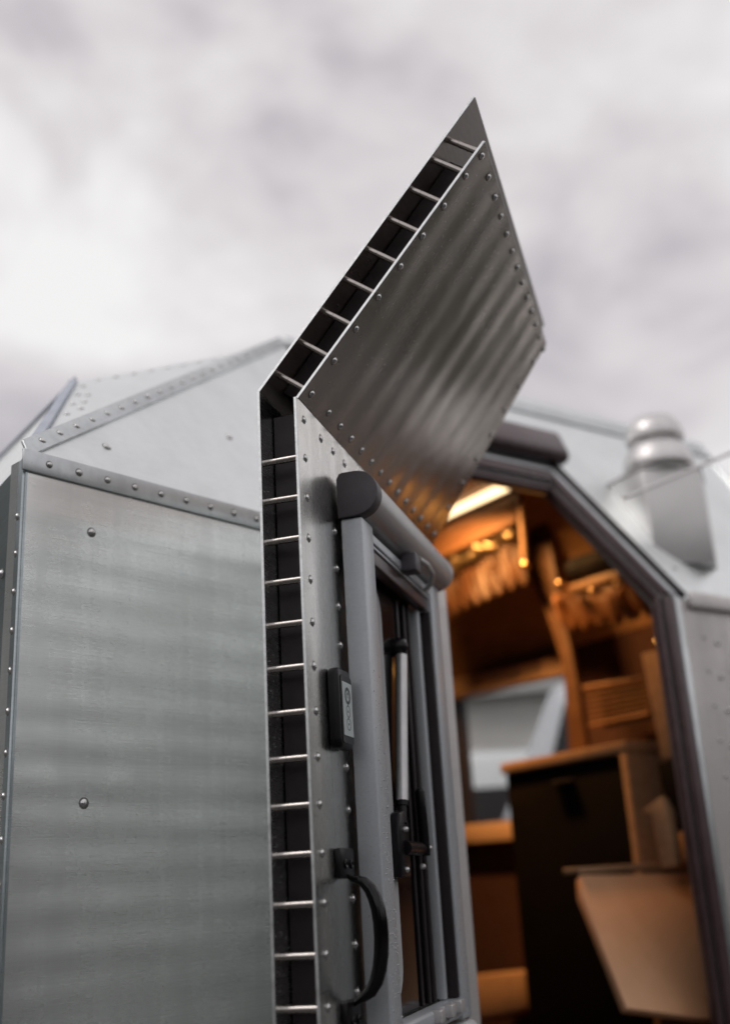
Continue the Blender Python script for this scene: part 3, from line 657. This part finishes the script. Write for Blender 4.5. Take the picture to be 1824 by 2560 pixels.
# pull handle
hd_ = empty('pull_handle', (0, 0, 0)); hd_.parent = door
for z0, z1 in ((-.534, -.503), (-.690, -.655)):
    db(MB().abox(.0004, .0068, .0395, .088, h+z0, h+z1), 'flange', 'black_plastic', hd_, bevel=.0018)
    for s in (.055, .075):
        db(MB().lathe((.0068, s, h+(z0+z1)/2-.001), (1, 0, 0), [(.0050, 0), (.0050, .0012), (.0040, .0022), (.0016, .0012), (.0012, .0004)], 12), 'screw', 'black_gloss', hd_, smooth=40)
hp = [(.006, -.5310), (.0105, -.5345), (.0165, -.5358), (.0235, -.5385), (.0300, -.5455), (.0345, -.5545), (.0380, -.5660), (.0397, -.5800), (.0400, -.5950), (.0388, -.6110), (.0360, -.6255), (.0315, -.6380), (.0250, -.6470), (.0175, -.6520), (.0110, -.6555), (.006, -.6590)]
hr = [.0022, .0030, .0044, .0058, .0068, .0074, .0078, .0080, .0080, .0080, .0078, .0074, .0066, .0050, .0032, .0022]
db(MB().tube([(n, .0635, h+z) for n, z in hp], hr, 18, flat=.95), 'grip', 'black_gloss', hd_, smooth=70)
# hinge leaves to the hull
for z in (.25, .75, 1.15):
    db(MB().abox(-.03, -.012, sF-.02, sF+.035, z, z+.07).tube([(-.02, sF+.04, z), (-.02, sF+.04, z+.07)], .008, 10), 'hinge', 'alu_trim')
# rain drops on the rail, the sheet edge and the cavity wall
def drops(n, fn, name, parent, rmin=.0003, rmax=.0011):
    mb = MB()
    for _ in range(n):
        P_, nn_ = fn(); r = rmin+(rmax-rmin)*random.random()**2.5
        mb.lathe(P_, nn_, [(r, -.0001), (r*.85, r*.45), (r*.3, r*.75)], 6)
    o = db(mb, name, 'water', parent, smooth=60); o['kind'] = 'stuff'; return o
drops(420, lambda: ((.0336, random.uniform(.110, .148), h-.30-.42*random.random()**.8), (1, 0, 0)), 'rain_drops', cas)
drops(200, lambda: ((random.uniform(.010, .030), .1037, h-.30-.42*random.random()**.7), (0, -1, 0)), 'rain_drops', cas, .0002, .0006)
drops(160, lambda: ((.0322, random.uniform(.458, .500), h-.45-.27*random.random()), (1, 0, 0)), 'rain_drops', cas)
drops(260, lambda: ((-TD+SK+.0001, random.uniform(sN+.002, .018), h-.1-.62*random.random()), (1, 0, 0)), 'rain_drops', door, .0002, .0008)

# ------------------------------------------------------------------ outside: unseen tree belt added for reflections, house, parked cars
def leafmat(name, a, b):
    m, t, p = newmat(name); link(t, cramp(t, noise(t, objco(t), 1.5, 3), a, b), p.inputs['Base Color']); p.inputs['Roughness'].default_value = .6; return m
MT['leaf'] = leafmat('hedge_leaves', (.030, .045, .018), (.075, .095, .040))
vs = []; n = 30000
ang = rng.uniform(-2.6, 2.6, n)+math.pi; rad = 15+rng.normal(0, 1.1, n)
azd = (np.degrees(ang)+180) % 360-180
top = 2.3+8.0*np.clip(1-np.abs(azd+68)/45, 0, .75)+0*azd+.8*np.sin(ang*7)+.5*np.sin(ang*17+1)  # belt rises at the left to darken the end wall's reflection
zz = GZ+rng.random(n)**.8*(top-GZ)
mb = MB(); 
for a, r, z in zip(ang, rad, zz):
    c = V3(r*math.sin(a), r*math.cos(a), z); d1 = rng.normal(size=3); d1 /= np.linalg.norm(d1); d2 = np.cross(d1, rng.normal(size=3)); d2 /= np.linalg.norm(d2)
    k = rng.uniform(.16, .34); mb.add([c-d1*k, c+d2*k*.6, c+d1*k, c-d2*k*.6], [(0, 1, 2, 3)])
hg = mb.build('unseen_trees', MT['leaf']); tag(hg, 'added unseen belt of dark green trees and hedge, mirrored in the aluminium', 'trees', kind='stuff')
MT['render_wall'] = plain('house_render', (.82, .80, .77), .8, 0, .08, 3, .002)
MT['roof_tile'] = plain('roof_tiles', (.16, .10, .085), .7, 0, .2, 8, .004)
hs = uv(12)*17; hr_ = V3(uv(12)[1], -uv(12)[0], 0)
house = empty('house', (hs[0], hs[1], GZ), R_(-12), 'pale rendered house seen small through the camper window', 'house')
MB().abox(-4, 4, 0, 6, 0, 3.6).build('wall', MT['render_wall'], house)
MB().prism([(-4.4, -.4, 3.602), (4.4, -.4, 3.602), (4.4, 6.4, 3.602), (-4.4, 6.4, 3.602)], (0, 0, .12)).build('eaves', MT['white_paint'], house)
MB().prism([(-4.4, -.4, 3.725), (-4.4, 6.4, 3.725), (-4.4, 3, 5.8)], (8.8, 0, 0)).build('roof', MT['roof_tile'], house)
for x in (-2.6, .2, 2.6):
    MB().abox(x-.55, x+.55, -.06, .02, 1.3, 2.6).build('window', MT['white_paint'], house)
    MB().abox(x-.45, x+.45, -.075, -.062, 1.4, 2.5).build('pane', MT['black_gloss'], house)
MT['car_white'] = plain('white_car_paint', (.84, .86, .87), .25, 0, .03, 3, 0, .5, .6)
MT['car_grey'] = plain('grey_car_paint', (.66, .67, .72), .25, .2, .05, 3, 0, .5, .6)
MT['tail'] = plain('tail_lamp', (.55, .05, .03), .25, 0, .1, 10)
def car(loc, yaw, mat, H, label, van=False):
    """length along local x, 4.3 m"""
    o = empty('parked_car', loc, yaw, label, 'car', 'cars parked beyond the camper window')
    k = H/1.5
    low = [(-2.1, .28), (-2.15, .62), (-2.08, .92*k), (-1.75, .98*k), (1.05, .95*k), (1.95, .80*k), (2.15, .58), (2.12, .28)]
    b = MB(); hw = .86
    vs = [(x, y*hw, z) for y in (-1, 1) for x, z in low]; n = len(low)
    b.add(vs, [tuple(range(n)), tuple(range(2*n-1, n-1, -1))]+[(i, (i+1) % n, n+(i+1) % n, n+i) for i in range(n)])
    b.build('body', MT[mat], o, bevel=.06, seg=3)
    cab = [(-2.02, .90*k), (-1.55, 1.44*k), (-1.2, 1.5*k), (.15, 1.49*k), (.45, 1.42*k), (1.10, .94*k)]
    n = len(cab); vs = [(x, y*(hw-.03-(z-.9*k)*.28), z) for y in (-1, 1) for x, z in cab]
    MB().add(vs, [tuple(range(n)), tuple(range(2*n-1, n-1, -1))]+[(i, (i+1) % n, n+(i+1) % n, n+i) for i in range(n)]).build('cabin', MT[mat], o, bevel=.05, seg=3)
    for y in (-1, 1):
        for pg in ([(-1.72, 1.0*k), (-1.42, 1.38*k), (-.62, 1.40*k), (-.62, 1.0*k)], [(-.52, 1.0*k), (-.52, 1.40*k), (.32, 1.36*k), (.86, 1.0*k)]):
            MB().prism([(x, y*(hw-.03-(z-.9*k)*.28+.004), z) for x, z in pg], (0, y*.006, 0)).build('side_window', MT['black_gloss'], o)
        for x in (-1.35, 1.35):
            w_ = MB().lathe((x, y*.70, .33), (0, y, 0), [(.20, .0), (.33, .0), (.33, .17), (.20, .19)], 24).build('wheel', MT['rubber'], o, smooth=40)
            MB().lathe((x, y*.70, .33), (0, y, 0), [(.19, .15), (.19, .195), (.05, .21)], 16).build('rim', MT['alu_trim'], w_, smooth=40)
        tz = (1.26, 1.42) if van else (.66*k, .88*k)
        MB().abox(*((-1.86, -1.60) if van else (-2.17, -2.10)), y*(.66 if van else .80)-.10, y*(.66 if van else .80)+.08, *tz).build('tail_light', MT['tail'], o, bevel=.02)
        MB().abox(2.02, 2.16, y*.68-.14, y*.68+.14, .62*k, .72*k).build('headlight', MT['white_paint'], o, bevel=.02)
    rz = 1.25 if van else 1.38; rx = -2.035+(rz-.96)*.988
    MB().prism([(-2.035, -.62, .96*k), (-2.035, .62, .96*k), (rx, .55, rz*k), (rx, -.55, rz*k)], (-.02, 0, .015)).build('rear_window', MT['black_gloss'], o)
    MB().prism([(1.07, -.66, 1.0*k), (1.07, .66, 1.0*k), (.50, .56, 1.40*k), (.50, -.56, 1.40*k)], (.03, 0, .03)).build('windscreen', MT['black_gloss'], o)
    return o
d1 = uv(17.6)*6.5; car((d1[0], d1[1], GZ), R_(90-22), 'car_grey', 1.80, 'grey off road car right of the other car beyond the camper window')
d2 = uv(4.2)*7.4; car((d2[0], d2[1], GZ), R_(90+2), 'car_white', 1.60, 'white car left of the grey one beyond the camper window', True)
